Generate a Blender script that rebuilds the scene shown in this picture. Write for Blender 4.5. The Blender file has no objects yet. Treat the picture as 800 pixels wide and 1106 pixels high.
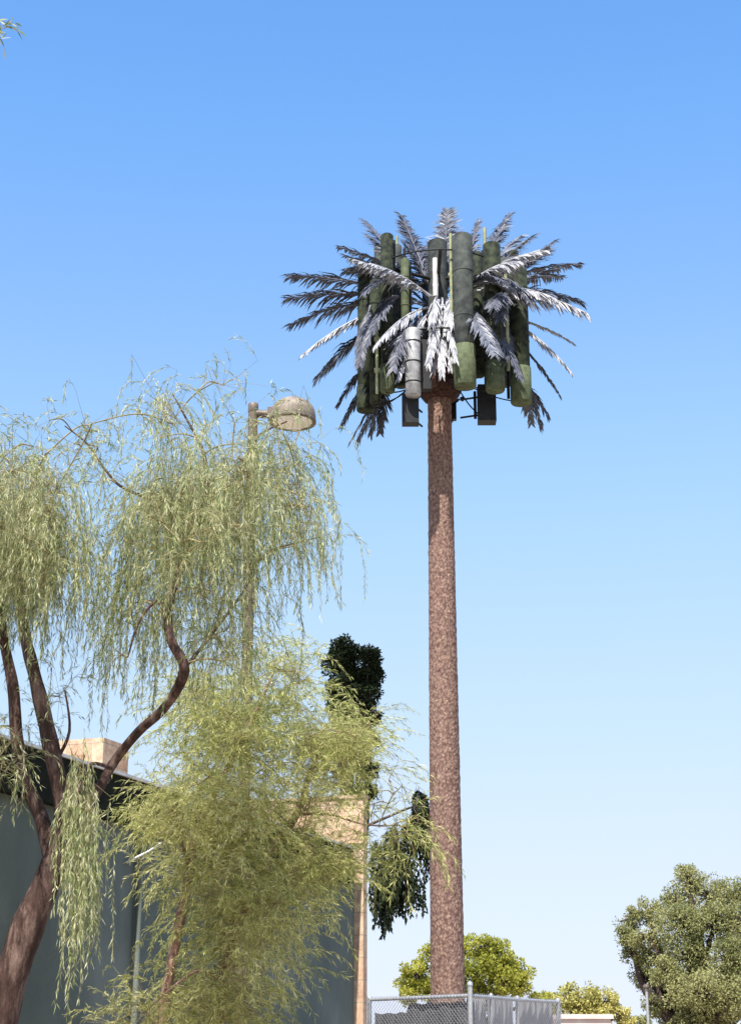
import bpy, math, random
import numpy as np
from mathutils import Vector, noise

SC = bpy.context.scene
COL = SC.collection
rad = math.radians
random.seed(7)
RNG = np.random.default_rng(11)

# ------------------------------------------------------------------ camera
F = 1800.0                       # focal length in pixels of an 800 px wide picture
CX, CY, HOR = 400.0, 553.0, 1150.0
PITCH = math.atan((HOR - CY) / F)
EYE = 1.6
cam_d = bpy.data.cameras.new("camera")
cam = bpy.data.objects.new("camera", cam_d)
COL.objects.link(cam)
cam.location = (0, 0, EYE)
cam.rotation_euler = (rad(90) + PITCH, 0, 0)
cam_d.sensor_fit = 'HORIZONTAL'
cam_d.sensor_width = 36.0
cam_d.lens = F / 800.0 * 36.0
cam_d.clip_start = 0.1
cam_d.clip_end = 4000
SC.camera = cam

# ------------------------------------------------------------------ world and sun
SUN_EL, SUN_AZ = rad(57), rad(197)       # azimuth clockwise from +Y: behind the camera
w = bpy.data.worlds.new("World")
SC.world = w
w.use_nodes = True
nt = w.node_tree
nt.nodes.clear()
sky = nt.nodes.new('ShaderNodeTexSky')
sky.sky_type = 'NISHITA'
sky.sun_disc = False
sky.sun_elevation = SUN_EL
sky.sun_rotation = SUN_AZ
sky.altitude = 300
sky.air_density = 1.0
sky.dust_density = 0.6
sky.ozone_density = 1.6
bg = nt.nodes.new('ShaderNodeBackground')
bg.inputs['Strength'].default_value = 0.15
wo = nt.nodes.new('ShaderNodeOutputWorld')
# grade of the sky: clearer blue overhead, pale but not burnt out at the horizon
s1 = nt.nodes.new('ShaderNodeVectorMath'); s1.operation = 'SCALE'; s1.inputs['Scale'].default_value = .15
cv = nt.nodes.new('ShaderNodeRGBCurve')
s2 = nt.nodes.new('ShaderNodeVectorMath'); s2.operation = 'SCALE'; s2.inputs['Scale'].default_value = 1 / .15
GR = [
 [(.0, .0), (.135, .083), (.168, .127), (.228, .203), (.324, .28), (.412, .32), (.545, .365), (.75, .396), (1, .42)],
 [(.0, .0), (.228, .208), (.25, .234), (.276, .256), (.372, .34), (.51, .395), (.63, .42), (.79, .44), (.98, .457), (1, .46)],
 [(.0, .0), (.415, .465), (.45, .49), (.49, .505), (.625, .53), (.8, .545), (1, .56)]]
for ch, pts in enumerate(GR):
    c = cv.mapping.curves[ch]
    while len(c.points) < len(pts): c.points.new(.5, .5)
    for q, (x, y) in zip(c.points, pts): q.location = (x, y)
cv.mapping.extend = 'HORIZONTAL'
cv.mapping.update()
nt.links.new(sky.outputs[0], s1.inputs[0]); nt.links.new(s1.outputs[0], cv.inputs['Color'])
nt.links.new(cv.outputs[0], s2.inputs[0]); nt.links.new(s2.outputs[0], bg.inputs[0])
nt.links.new(bg.outputs[0], wo.inputs[0])

sd = bpy.data.lights.new("sun", 'SUN')
sd.energy = 4.2
sd.angle = rad(0.53)
sd.color = (1.0, 0.95, 0.87)
so = bpy.data.objects.new("sun", sd)
COL.objects.link(so)
sun_dir = Vector((math.sin(SUN_AZ) * math.cos(SUN_EL), math.cos(SUN_AZ) * math.cos(SUN_EL), math.sin(SUN_EL)))
so.rotation_euler = sun_dir.to_track_quat('Z', 'Y').to_euler()
so.location = (0, -20, 40)

SC.view_settings.view_transform = 'Standard'
SC.view_settings.look = 'None'
SC.view_settings.gamma = 1
SC.view_settings.exposure = 1.0
SC.cycles.max_bounces = 8
SC.cycles.transparent_max_bounces = 12

# ------------------------------------------------------------------ helpers
cp_, sp_ = math.cos(PITCH), math.sin(PITCH)
def P(px, py, D):
    """The point seen at photo pixel (px, py) on the plane y = D."""
    xc = (px - CX) / F
    yc = -(py - CY) / F
    dx, dy, dz = xc, cp_ - yc * sp_, sp_ + yc * cp_
    s = D / dy
    return Vector((dx * s, D, EYE + dz * s))
def M(px, py, D):
    """Metres per pixel there."""
    yc = -(py - CY) / F
    return D / (cp_ - yc * sp_) / F

def tag(o, label=None, cat=None, group=None, kind=None):
    if label: o['label'] = label
    if cat: o['category'] = cat
    if group: o['group'] = group
    if kind: o['kind'] = kind
    return o
def thing(name, loc, label, cat, group=None):
    o = bpy.data.objects.new(name, None)
    COL.objects.link(o)
    o.location = loc
    o.empty_display_size = 0.3
    return tag(o, label, cat, group)

class MB:
    """Collects geometry in world coordinates; build() links it as one mesh object."""
    def __init__(self): self.v = []; self.f = []; self.n = 0; self.smooth = []
    def add(self, verts, faces, smooth=False):
        verts = np.asarray(verts, dtype=float).reshape(-1, 3)
        self.v.append(verts)
        for f in faces: self.f.append(tuple(int(i) + self.n for i in f))
        self.smooth += [smooth] * len(faces)
        self.n += len(verts)
    def box(self, c, s, ax=None):
        c = np.array(c, float); hx, hy, hz = [k / 2 for k in s]
        ex, ey, ez = ax if ax else ((1, 0, 0), (0, 1, 0), (0, 0, 1))
        ex, ey, ez = np.array(ex, float), np.array(ey, float), np.array(ez, float)
        vs = [c + a * hx * ex + b * hy * ey + d * hz * ez for d in (-1, 1) for b in (-1, 1) for a in (-1, 1)]
        self.add(vs, [(0, 2, 3, 1), (4, 5, 7, 6), (0, 1, 5, 4), (2, 6, 7, 3), (0, 4, 6, 2), (1, 3, 7, 5)])
    def tube(self, pts, rs, n=8, cap=True, smooth=True):
        pts = [Vector(p) for p in pts]
        if not hasattr(rs, '__len__'): rs = [rs] * len(pts)
        vs = []; ref = None
        for i, p in enumerate(pts):
            t = (pts[min(i + 1, len(pts) - 1)] - pts[max(i - 1, 0)]).normalized()
            if ref is None: ref = Vector((1, 0, 0)) if abs(t.x) < .8 else Vector((0, 1, 0))
            a = (ref - t * ref.dot(t)).normalized(); b = t.cross(a); ref = a
            for k in range(n):
                an = 2 * math.pi * k / n
                vs.append(p + (a * math.cos(an) + b * math.sin(an)) * rs[i])
        fs = [(i * n + k, i * n + (k + 1) % n, (i + 1) * n + (k + 1) % n, (i + 1) * n + k) for i in range(len(pts) - 1) for k in range(n)]
        self.add(vs, fs, smooth)
        if cap:
            self.add(vs[:n], [tuple(range(n))[::-1]]); self.add(vs[-n:], [tuple(range(n))])
    def lathe(self, c, prof, n=32, smooth=True, axis_tilt=None):
        c = Vector(c); vs = []
        for r, z in prof:
            for k in range(n):
                an = 2 * math.pi * k / n
                vs.append(c + Vector((r * math.cos(an), r * math.sin(an), z)))
        fs = [(i * n + k, i * n + (k + 1) % n, (i + 1) * n + (k + 1) % n, (i + 1) * n + k) for i in range(len(prof) - 1) for k in range(n)]
        self.add(vs, fs, smooth)
    def quads(self, arr):
        """arr: (N,4,3)"""
        arr = np.asarray(arr); m = len(arr)
        self.v.append(arr.reshape(-1, 3))
        idx = np.arange(m * 4).reshape(-1, 4) + self.n
        self.f += [tuple(r) for r in idx.tolist()]
        self.smooth += [False] * m
        self.n += m * 4
    def build(self, name, mat, parent=None, label=None):
        v = np.concatenate(self.v)
        off = np.array(parent.matrix_world.translation if parent and parent.type == 'MESH' else (parent.location if parent else (0, 0, 0)))
        if parent and parent.get('_off') is not None: off = np.array(parent['_off'])
        me = bpy.data.meshes.new(name)
        me.from_pydata((v - off).tolist(), [], self.f)
        me.materials.append(mat)
        me.polygons.foreach_set('use_smooth', self.smooth)
        me.update()
        o = bpy.data.objects.new(name, me)
        COL.objects.link(o)
        if parent: o.parent = parent
        OFF[o.name] = off
        if label: o['label'] = label
        return o
OFF = {}
_b = MB.build
def build(self, name, mat, parent=None, label=None):
    """A sub-part's parent is a part, whose own vertices are already offset to its thing's base."""
    v = np.concatenate(self.v)
    if parent is None: off = np.zeros(3)
    elif parent.type == 'EMPTY': off = np.array(parent.location)
    else: off = OFF[parent.name]
    me = bpy.data.meshes.new(name)
    me.from_pydata((v - off).tolist(), [], self.f)
    me.materials.append(mat)
    me.polygons.foreach_set('use_smooth', self.smooth)
    me.update()
    o = bpy.data.objects.new(name, me)
    COL.objects.link(o)
    if parent: o.parent = parent
    OFF[o.name] = off
    if label: o['label'] = label
    return o
MB.build = build

def smooth_path(pts, rs, sub=5):
    """Catmull-Rom through points with radii."""
    pts = [Vector(p) for p in pts]; out = []; ro = []
    n = len(pts)
    for i in range(n - 1):
        p0, p1, p2, p3 = pts[max(i - 1, 0)], pts[i], pts[i + 1], pts[min(i + 2, n - 1)]
        for k in range(sub):
            t = k / sub
            out.append(0.5 * ((2 * p1) + (p2 - p0) * t + (2 * p0 - 5 * p1 + 4 * p2 - p3) * t * t + (3 * p1 - p0 - 3 * p2 + p3) * t ** 3))
            ro.append(rs[i] * (1 - t) + rs[i + 1] * t)
    out.append(pts[-1]); ro.append(rs[-1])
    return out, ro

# ------------------------------------------------------------------ materials
def mat(name, rough=0.7, spec=0.3, metal=0.0):
    m = bpy.data.materials.new(name); m.use_nodes = True
    n = m.node_tree; b = n.nodes['Principled BSDF']
    b.inputs['Roughness'].default_value = rough
    b.inputs['Specular IOR Level'].default_value = spec
    b.inputs['Metallic'].default_value = metal
    return m, n, b
def ramp(n, stops, fac):
    r = n.nodes.new('ShaderNodeValToRGB'); e = r.color_ramp.elements
    while len(e) < len(stops): e.new(0.5)
    for el, (p, c) in zip(e, stops): el.position = p; el.color = (*c, 1)
    n.links.new(fac, r.inputs[0]); return r.outputs[0]
def coords(n, scale=(1, 1, 1), kind='Object'):
    t = n.nodes.new('ShaderNodeTexCoord'); mp = n.nodes.new('ShaderNodeMapping')
    mp.inputs['Scale'].default_value = scale
    n.links.new(t.outputs[kind], mp.inputs[0]); return mp.outputs[0]
def tex(n, vec, scale, detail=4, rough=0.6, kind='ShaderNodeTexNoise'):
    t = n.nodes.new(kind); t.inputs['Scale'].default_value = scale
    if kind == 'ShaderNodeTexNoise':
        t.inputs['Detail'].default_value = detail; t.inputs['Roughness'].default_value = rough
    n.links.new(vec, t.inputs['Vector']); return t.outputs[0]
def bump(n, b, h, strength=0.4, dist=0.02):
    k = n.nodes.new('ShaderNodeBump'); k.inputs['Strength'].default_value = strength; k.inputs['Distance'].default_value = dist
    n.links.new(h, k.inputs['Height']); n.links.new(k.outputs[0], b.inputs['Normal'])
def simple(name, c1, c2, scale=6, rough=0.7, spec=0.3, metal=0.0, bs=0.2, stretch=(1, 1, 1), lo=.35, hi=.68):
    m, n, b = mat(name, rough, spec, metal)
    t = tex(n, coords(n, stretch), scale)
    n.links.new(ramp(n, [(lo, c1), (hi, c2)], t), b.inputs['Base Color'])
    if bs: bump(n, b, t, bs)
    return m
def leaf_mat(name, cols, trans=0.35, rough=0.55, spec=0.25, patch=1.3, rnd=.6):
    """Leaf with one random tint per leaf plus slow drift of tint through the crown."""
    m = bpy.data.materials.new(name); m.use_nodes = True; n = m.node_tree
    b = n.nodes['Principled BSDF']; out = n.nodes['Material Output']
    b.inputs['Roughness'].default_value = rough; b.inputs['Specular IOR Level'].default_value = spec
    g = n.nodes.new('ShaderNodeNewGeometry')
    t = tex(n, coords(n), patch, 2)
    mx = n.nodes.new('ShaderNodeMath'); mx.operation = 'MULTIPLY_ADD'
    n.links.new(g.outputs['Random Per Island'], mx.inputs[0]); mx.inputs[1].default_value = rnd
    n.links.new(t, mx.inputs[2])
    sb = n.nodes.new('ShaderNodeMath'); sb.operation = 'SUBTRACT'; n.links.new(mx.outputs[0], sb.inputs[0]); sb.inputs[1].default_value = rnd / 2
    k = len(cols)
    c = ramp(n, [((i + .5) / k, cc) for i, cc in enumerate(cols)], sb.outputs[0])
    n.links.new(c, b.inputs['Base Color'])
    tr = n.nodes.new('ShaderNodeBsdfTranslucent'); n.links.new(c, tr.inputs[0])
    ms = n.nodes.new('ShaderNodeMixShader'); ms.inputs[0].default_value = trans
    n.links.new(b.outputs[0], ms.inputs[1]); n.links.new(tr.outputs[0], ms.inputs[2]); n.links.new(ms.outputs[0], out.inputs[0])
    return m

def wood_bark(name, c1, c2, c3, sc=14):
    m, n, b = mat(name, 0.85, 0.2)
    v = coords(n, (1, 1, .25))
    t = tex(n, v, sc, 6, .7)
    n.links.new(ramp(n, [(.3, c1), (.5, c2), (.72, c3)], t), b.inputs['Base Color'])
    bump(n, b, t, 0.9, 0.03)
    return m
M_bark = wood_bark('reddish_bark', (.018, .011, .009), (.07, .04, .032), (.26, .18, .15))
M_bark_pale = wood_bark('pinkish_bark', (.12, .07, .055), (.3, .18, .14), (.5, .36, .3))
M_bark_dark = wood_bark('dark_bark', (.03, .022, .018), (.08, .06, .05), (.15, .12, .1))
M_bark_far = wood_bark('grey_bark', (.03, .023, .018), (.07, .05, .04), (.13, .1, .08), 6)
M_willow = leaf_mat('willow_leaf', [(.1, .14, .055), (.28, .33, .12), (.5, .53, .26), (.72, .7, .46)], .42, patch=1.0, rnd=.8)
M_twig = simple('straw_twig', (.2, .17, .08), (.4, .33, .18), 8, .8, .1, bs=0)
M_bush = leaf_mat('acacia_leaf', [(.18, .22, .06), (.44, .47, .14), (.7, .69, .28), (.82, .77, .42)], .48, patch=1.0, rnd=.75)
M_dark = leaf_mat('dark_leaf', [(.008, .014, .01), (.016, .026, .013), (.03, .042, .018), (.055, .065, .028)], .15, .6, .1)
M_round = leaf_mat('pine_leaf', [(.12, .15, .015), (.29, .31, .045), (.5, .48, .09), (.64, .57, .15)], .35, patch=.35, rnd=.35)
M_olive = leaf_mat('olive_leaf', [(.11, .13, .05), (.24, .255, .095), (.38, .375, .16), (.48, .45, .23)], .35, patch=.6, rnd=.35)
M_yellow = leaf_mat('yellow_leaf', [(.28, .28, .09), (.48, .45, .14), (.64, .58, .2), (.74, .66, .3)], .3, patch=.35)

def m_trunk():
    m, n, b = mat('faux_palm_bark', 0.85, 0.15)
    v = coords(n, (1, 1, 1))
    warp = n.nodes.new('ShaderNodeTexNoise'); warp.inputs['Scale'].default_value = 5; n.links.new(v, warp.inputs['Vector'])
    ad = n.nodes.new('ShaderNodeMixRGB'); ad.blend_type = 'LINEAR_LIGHT'; ad.inputs[0].default_value = .04
    n.links.new(v, ad.inputs[1]); n.links.new(warp.outputs['Color'], ad.inputs[2])
    mp = n.nodes.new('ShaderNodeMapping'); mp.inputs['Scale'].default_value = (1, 1, .62); n.links.new(ad.outputs[0], mp.inputs[0])
    vo = n.nodes.new('ShaderNodeTexVoronoi'); vo.inputs['Scale'].default_value = 30; n.links.new(mp.outputs[0], vo.inputs['Vector'])
    no = tex(n, mp.outputs[0], 27, 5, .8)
    c1 = ramp(n, [(.26, (.08, .045, .042)), (.42, (.19, .115, .097)), (.56, (.31, .205, .165)), (.7, (.56, .45, .3))], no)
    c2 = ramp(n, [(.0, (1, 1, 1)), (.45, (.85, .82, .82)), (.75, (.45, .4, .39))], vo.outputs['Distance'])
    mm = n.nodes.new('ShaderNodeMixRGB'); mm.blend_type = 'MULTIPLY'; mm.inputs[0].default_value = .8
    n.links.new(c1, mm.inputs[1]); n.links.new(c2, mm.inputs[2])
    n.links.new(mm.outputs[0], b.inputs['Base Color'])
    bump(n, b, vo.outputs['Distance'], .6, .02)
    return m
M_trunk = m_trunk()
M_collar = simple('brown_collar', (.035, .018, .015), (.1, .055, .045), 22, .85, .1, bs=.8)
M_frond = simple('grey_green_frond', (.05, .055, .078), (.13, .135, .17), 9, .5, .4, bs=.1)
M_frond_mid = simple('mid_blue_grey_frond', (.09, .1, .13), (.22, .23, .27), 7, .45, .4, bs=.1)  # mid tone between the dark and the pale fronds
M_frond_pale = simple('lit_tone_frond', (.2, .205, .235), (.52, .52, .55), 8, .45, .5, bs=.1)  # lighter copy for the front fronds, sunlight painted into the colour
M_camo = simple('camouflage_green_paint', (.008, .011, .01), (.045, .055, .03), 9, .82, .2, bs=.05, lo=.36, hi=.62)
M_green = simple('light_green_paint', (.06, .075, .04), (.125, .15, .085), 11, .8, .2, bs=.03)
M_slate = simple('slate_green_paint', (.03, .034, .034), (.085, .095, .085), 7, .8, .2, bs=.03)
M_black = simple('black_plastic', (.008, .009, .01), (.02, .02, .022), 8, .55, .3, bs=.05)
M_silver = simple('weathered_silver_wrap', (.2, .2, .21), (.45, .45, .45), 7, .4, .5, bs=.3)
M_cream = simple('cream_pipe', (.2, .22, .12), (.38, .4, .24), 6, .6, .3, bs=.05)
M_galv = simple('galvanised_steel', (.36, .37, .39), (.52, .53, .55), 20, .42, .5, .4, bs=.03)
M_wire = simple('chain_link_wire', (.24, .24, .26), (.36, .36, .38), 20, .5, .5, .2, bs=0)
M_screen = simple('grey_privacy_screen', (.085, .088, .1), (.12, .125, .14), 3, .8, .2, bs=.1, stretch=(3, 3, .6))
M_screen2 = simple('light_grey_privacy_screen', (.26, .26, .28), (.34, .34, .36), 3, .8, .2, bs=.1, stretch=(3, 3, .6))
M_bronze = simple('weathered_bronze_paint', (.1, .078, .065), (.19, .15, .125), 9, .5, .4, bs=.05)
M_dome = simple('faded_bronze_dome', (.14, .112, .088), (.29, .235, .185), 7, .6, .5, bs=.04)
M_pole = simple('dusty_brown_pole', (.1, .075, .06), (.19, .15, .115), 5, .6, .3, bs=.05, stretch=(1, 1, .2))
def m_glass():
    m, n, b = mat('prismatic_lens', 0.35, 0.5)
    b.inputs['Base Color'].default_value = (.72, .66, .5, 1)
    b.inputs['Transmission Weight'].default_value = .35
    return m
M_lens = m_glass()
def m_wall():
    m, n, b = mat('blue_grey_stucco', 0.9, 0.1)
    v = coords(n)
    a = tex(n, coords(n, (.9, .9, .5)), 1.1, 5, .55)
    f = tex(n, v, 60, 3, .6)
    n.links.new(ramp(n, [(.25, (.1, .12, .108)), (.5, (.14, .163, .146)), (.75, (.23, .255, .23))], a), b.inputs['Base Color'])
    bump(n, b, f, .5, .01)
    return m
M_wall = m_wall()
def m_brick():
    m, n, b = mat('tan_block', 0.9, 0.1)
    v = coords(n, (1, 1, 1))
    # wall runs in a turned direction: combine x and y into one running coordinate
    sx = n.nodes.new('ShaderNodeSeparateXYZ'); n.links.new(v, sx.inputs[0])
    ax = n.nodes.new('ShaderNodeMath'); ax.operation = 'SUBTRACT'; n.links.new(sx.outputs[0], ax.inputs[0]); n.links.new(sx.outputs[1], ax.inputs[1])
    cb = n.nodes.new('ShaderNodeCombineXYZ'); n.links.new(ax.outputs[0], cb.inputs[0]); n.links.new(sx.outputs[2], cb.inputs[1])
    br = n.nodes.new('ShaderNodeTexBrick'); n.links.new(cb.outputs[0], br.inputs['Vector'])
    br.inputs['Scale'].default_value = 1.0; br.inputs['Brick Width'].default_value = .42; br.inputs['Row Height'].default_value = .3
    br.inputs['Mortar Size'].default_value = .007
    br.inputs['Color1'].default_value = (.66, .5, .36, 1); br.inputs['Color2'].default_value = (.55, .3, .2, 1); br.inputs['Mortar'].default_value = (.4, .33, .27, 1)
    br.inputs['Bias'].default_value = -.55
    no = tex(n, v, 7, 6, .75)
    mm = n.nodes.new('ShaderNodeMixRGB'); mm.blend_type = 'MULTIPLY'; mm.inputs[0].default_value = .7
    n.links.new(br.outputs[0], mm.inputs[1]); n.links.new(ramp(n, [(.38, (.5, .42, .38)), (.52, (.85, .8, .76)), (.62, (1.1, 1.05, 1.0))], no), mm.inputs[2])
    n.links.new(mm.outputs[0], b.inputs['Base Color'])
    bump(n, b, br.outputs['Fac'], -.4, .01)
    return m
M_brick = m_brick()
M_soffit = simple('dark_brown_soffit', (.022, .02, .016), (.045, .04, .032), 5, .8, .15, bs=.1, stretch=(1, 1, 1))
M_fascia = simple('dark_green_fascia', (.008, .01, .007), (.02, .022, .014), 6, .85, .1, bs=.05)
M_drip = simple('pale_metal_edge', (.55, .52, .5), (.72, .7, .68), 6, .5, .4, bs=.02)
M_roof = simple('gravel_roof', (.25, .23, .2), (.42, .38, .34), 30, .95, .1, bs=.5)
M_pink = simple('pale_pink_stucco', (.62, .5, .47), (.74, .62, .58), 3, .9, .1, bs=.1)
M_conc = simple('concrete', (.34, .32, .29), (.46, .44, .4), 4, .9, .1, bs=.2)
def m_ground():
    m, n, b = mat('dry_gravel_ground', .95, .1)
    v = coords(n)
    a = tex(n, v, .35, 6, .6); f = tex(n, v, 35, 3, .6)
    c = ramp(n, [(.35, (.26, .2, .14)), (.55, (.36, .29, .21)), (.75, (.42, .36, .28))], a)
    mm = n.nodes.new('ShaderNodeMixRGB'); mm.blend_type = 'MULTIPLY'; mm.inputs[0].default_value = .5
    n.links.new(c, mm.inputs[1]); n.links.new(ramp(n, [(.35, (.5, .5, .5)), (.6, (1, 1, 1))], f), mm.inputs[2])
    n.links.new(mm.outputs[0], b.inputs['Base Color']); bump(n, b, f, .6, .02)
    return m
M_ground = m_ground()

# ------------------------------------------------------------------ ground
mb = MB(); S = 1500
mb.add([(-S, -S, 0), (S, -S, 0), (S, S, 0), (-S, S, 0)], [(0, 1, 2, 3)])
tag(mb.build('ground', M_ground), kind='structure')
mb = MB(); mb.box((1.1, 25.6, .03), (5.5, 6.0, .12))
tag(mb.build('concrete_pad', M_conc), kind='structure')

# ------------------------------------------------------------------ building on the left
A = math.atan2(716.0, F * cp_ + 597 * sp_)           # direction of the long wall, from +Y towards +X
d = Vector((math.sin(A), math.cos(A), 0))            # along the wall, away from the camera
nrm = Vector((math.cos(A), -math.sin(A), 0))         # out of the wall, towards the camera's side
R_EDGE, OVER, HS = 8.5, .1, 4.36
def bp(along, out, z):
    """Point by distance along the wall (0 = foot of the camera's perpendicular) and out from the fascia line."""
    return d * along + nrm * (-R_EDGE + out) + Vector((0, 0, z))
ax = (tuple(d), tuple(nrm), (0, 0, 1))
def along_at(px, out=0.0):
    tx = P(px, 900, 1).x
    o = -R_EDGE + out
    return o * (tx * nrm.y - nrm.x) / (d.x - tx * d.y)
a_end = along_at(382.5, -OVER)
a_fas = along_at(381.5)                # the fascia stops short of the end wall
HS = P(382, 920, bp(a_end, 0, 0).y).z
FH = .165 * (HS - EYE)                 # height of the dark fascia band
a0 = 5.0
bld = thing('flat_roofed_building', bp((a0 + a_end) / 2, -OVER - 3, 0), 'low blue grey stucco building with a deep dark fascia, partly hidden behind the weeping tree', 'building')
L = a_end - a0; W = 9.0
mb = MB(); mb.box(bp((a0 + a_end) / 2, -OVER - W / 2, (HS - .2) / 2), (L, W, HS - .2), ax)
wall = mb.build('wall', M_wall, bld)
mb = MB(); mb.box(bp((a0 + a_end) / 2, -OVER - W / 2 - .1, HS - .1), (L - .02, W - .2, .14), ax)
roof = mb.build('roof', M_roof, bld)
mb = MB(); mb.box(bp((a0 + a_fas) / 2, -OVER / 2, HS - FH / 2), (a_fas - a0, OVER - .004, FH), ax)
k = a0 + 1
while k < a_fas - .3:                  # board joints of the fascia
    mb.box(bp(k, .004, HS - FH / 2), (.03, .02, FH - .02), ax); k += 2.44
fascia = mb.build('fascia', M_fascia, roof)
mb = MB(); mb.box(bp((a0 + a_fas) / 2, -.03, HS + .014), (a_fas - a0, .12, .03), ax)
mb.build('drip_edge', M_drip, roof)
RT = 0
# downpipe and dark vent panel on the wall, white tube bracket
mb = MB(); ka = along_at(148, -OVER)
mb.tube([bp(ka, -OVER + .06, .1), bp(ka, -OVER + .06, HS - FH)], .035, 8)
mb.build('downpipe', M_wall, bld)
mb = MB(); kb = along_at(160, -OVER + .2)
zb = P(160, 920, bp(kb, -OVER + .2, 0).y).z
mb.tube([bp(kb - .1, -OVER + .01, zb - .12), bp(kb, -OVER + .22, zb), bp(kb + .1, -OVER + .3, zb + .09)], .016, 8)
mb.build('wall_lamp', M_galv, bld)
# far brick end wall, rising above the roof and standing proud of the stucco wall
mb = MB()
y_end = bp(a_end, -OVER, 0).y
top = P(395, 862, y_end).z
pr = -OVER + 9.7 * M(388, 1000, bp(a_end, 0, 0).y) / abs(nrm.x)
DEP = 3.3
mb = MB()
mb.box(bp(a_end + .085, pr - DEP / 2, top / 2), (.15, DEP, top), ax)
mb.build('brick_end_wall', M_brick, bld)
mb = MB(); mb.box(bp(a_end + .085, pr - DEP / 2, top + .02), (.19, DEP + .04, .05), ax)
mb.build('coping', M_brick, bld)
# brick chimney-like block standing on the roof
ao = -3.5
ca = along_at(121, ao)
cpnt = bp(ca, ao, 0)
ctop = P(100, 803, cpnt.y).z
wpx = 68 * M(100, 820, cpnt.y) / abs(nrm.x) * .95
mb = MB(); mb.box(bp(ca, ao - wpx / 2, (HS + RT + ctop) / 2 + .02), (.75, wpx, ctop - HS - RT), ax)
mb.build('rooftop_block', M_brick, bld)

# ------------------------------------------------------------------ tower disguised as a palm
DT = 25.0
TX = (P(482, 1075, DT).x + P(476, 450, DT).x) / 2
tow = thing('cell_tower', (TX, DT, .09), 'tall cell tower disguised as a palm, with textured brown trunk, dark fronds and green antennas', 'cell tower')
z_col = P(478, 432, DT).z
mb = MB(); vs = []; N = 64; zt = z_col + .25
rows = int(zt / .04)
for i in range(rows + 1):
    z = .09 + (zt - .09) * i / rows; t = z / zt
    r = .262 * (1 - t) + .183 * t
    for k in range(N):
        an = 2 * math.pi * k / N
        q = Vector((math.cos(an) * 5, math.sin(an) * 5, z * 7))
        # overlapping faux boots: short steps that turn round the pole
        st = ((z * 6.5 + 3 * an / math.pi) % 1.0)
        rr = r + .007 * noise.noise(q) + .007 * st
        vs.append((TX + rr * math.cos(an), DT + rr * math.sin(an), z))
mb.add(vs, [(i * N + k, i * N + (k + 1) % N, (i + 1) * N + (k + 1) % N, (i + 1) * N + k) for i in range(rows) for k in range(N)], True)
mb.build('trunk', M_trunk, tow)
mb = MB(); z0 = z_col
prof = [(.19, -.02), (.25, .0), (.33, .09), (.385, .22), (.4, .36), (.37, .55), (.3, .75), (.22, .9), (.02, .95)]
vs = []; N = 40
for r, z in prof:
    for k in range(N):
        an = 2 * math.pi * k / N
        rr = r * (1 + .1 * noise.noise(Vector((math.cos(an) * 4, math.sin(an) * 4, z * 9))))
        vs.append((TX + rr * math.cos(an), DT + rr * math.sin(an), z0 + z))
mb.add(vs, [(i * N + k, i * N + (k + 1) % N, (i + 1) * N + (k + 1) % N, (i + 1) * N + k) for i in range(len(prof) - 1) for k in range(N)], False)
# ragged cut boots on the collar
for i in range(90):
    an = random.uniform(0, 2 * math.pi); j = random.uniform(.05, .7)
    r = .39 - .15 * max(0, j - .4); c = Vector((TX + r * math.cos(an), DT + r * math.sin(an), z0 + j))
    o = Vector((math.cos(an), math.sin(an), .9)).normalized()
    mb.tube([c, c + o * random.uniform(.04, .09)], [.035, .02], 4, True, False)
mb.build('collar', M_collar, tow)
# upper mast and mounting frame
zc = P(478, 345, DT).z
ztop = P(478, 262, DT).z
mb = MB(); mb.tube([(TX, DT, z0 + .8), (TX, DT, ztop)], .16, 20)
mb.build('mast', M_slate, tow)
RA = 1.12
for zz in (P(478, 303, DT).z, P(478, 385, DT).z):
    mb = MB()
    ring = [(TX + RA * math.cos(a), DT + RA * math.sin(a), zz) for a in [2 * math.pi * k / 36 for k in range(37)]]
    mb.tube(ring, .014, 6)
    for k in range(6):
        a = rad(30 + 60 * k)
        mb.tube([(TX, DT, zz), (TX + RA * math.cos(a), DT + RA * math.sin(a), zz)], .03, 6)
    mb.build('mounting_frame', M_black, tow)

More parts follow.
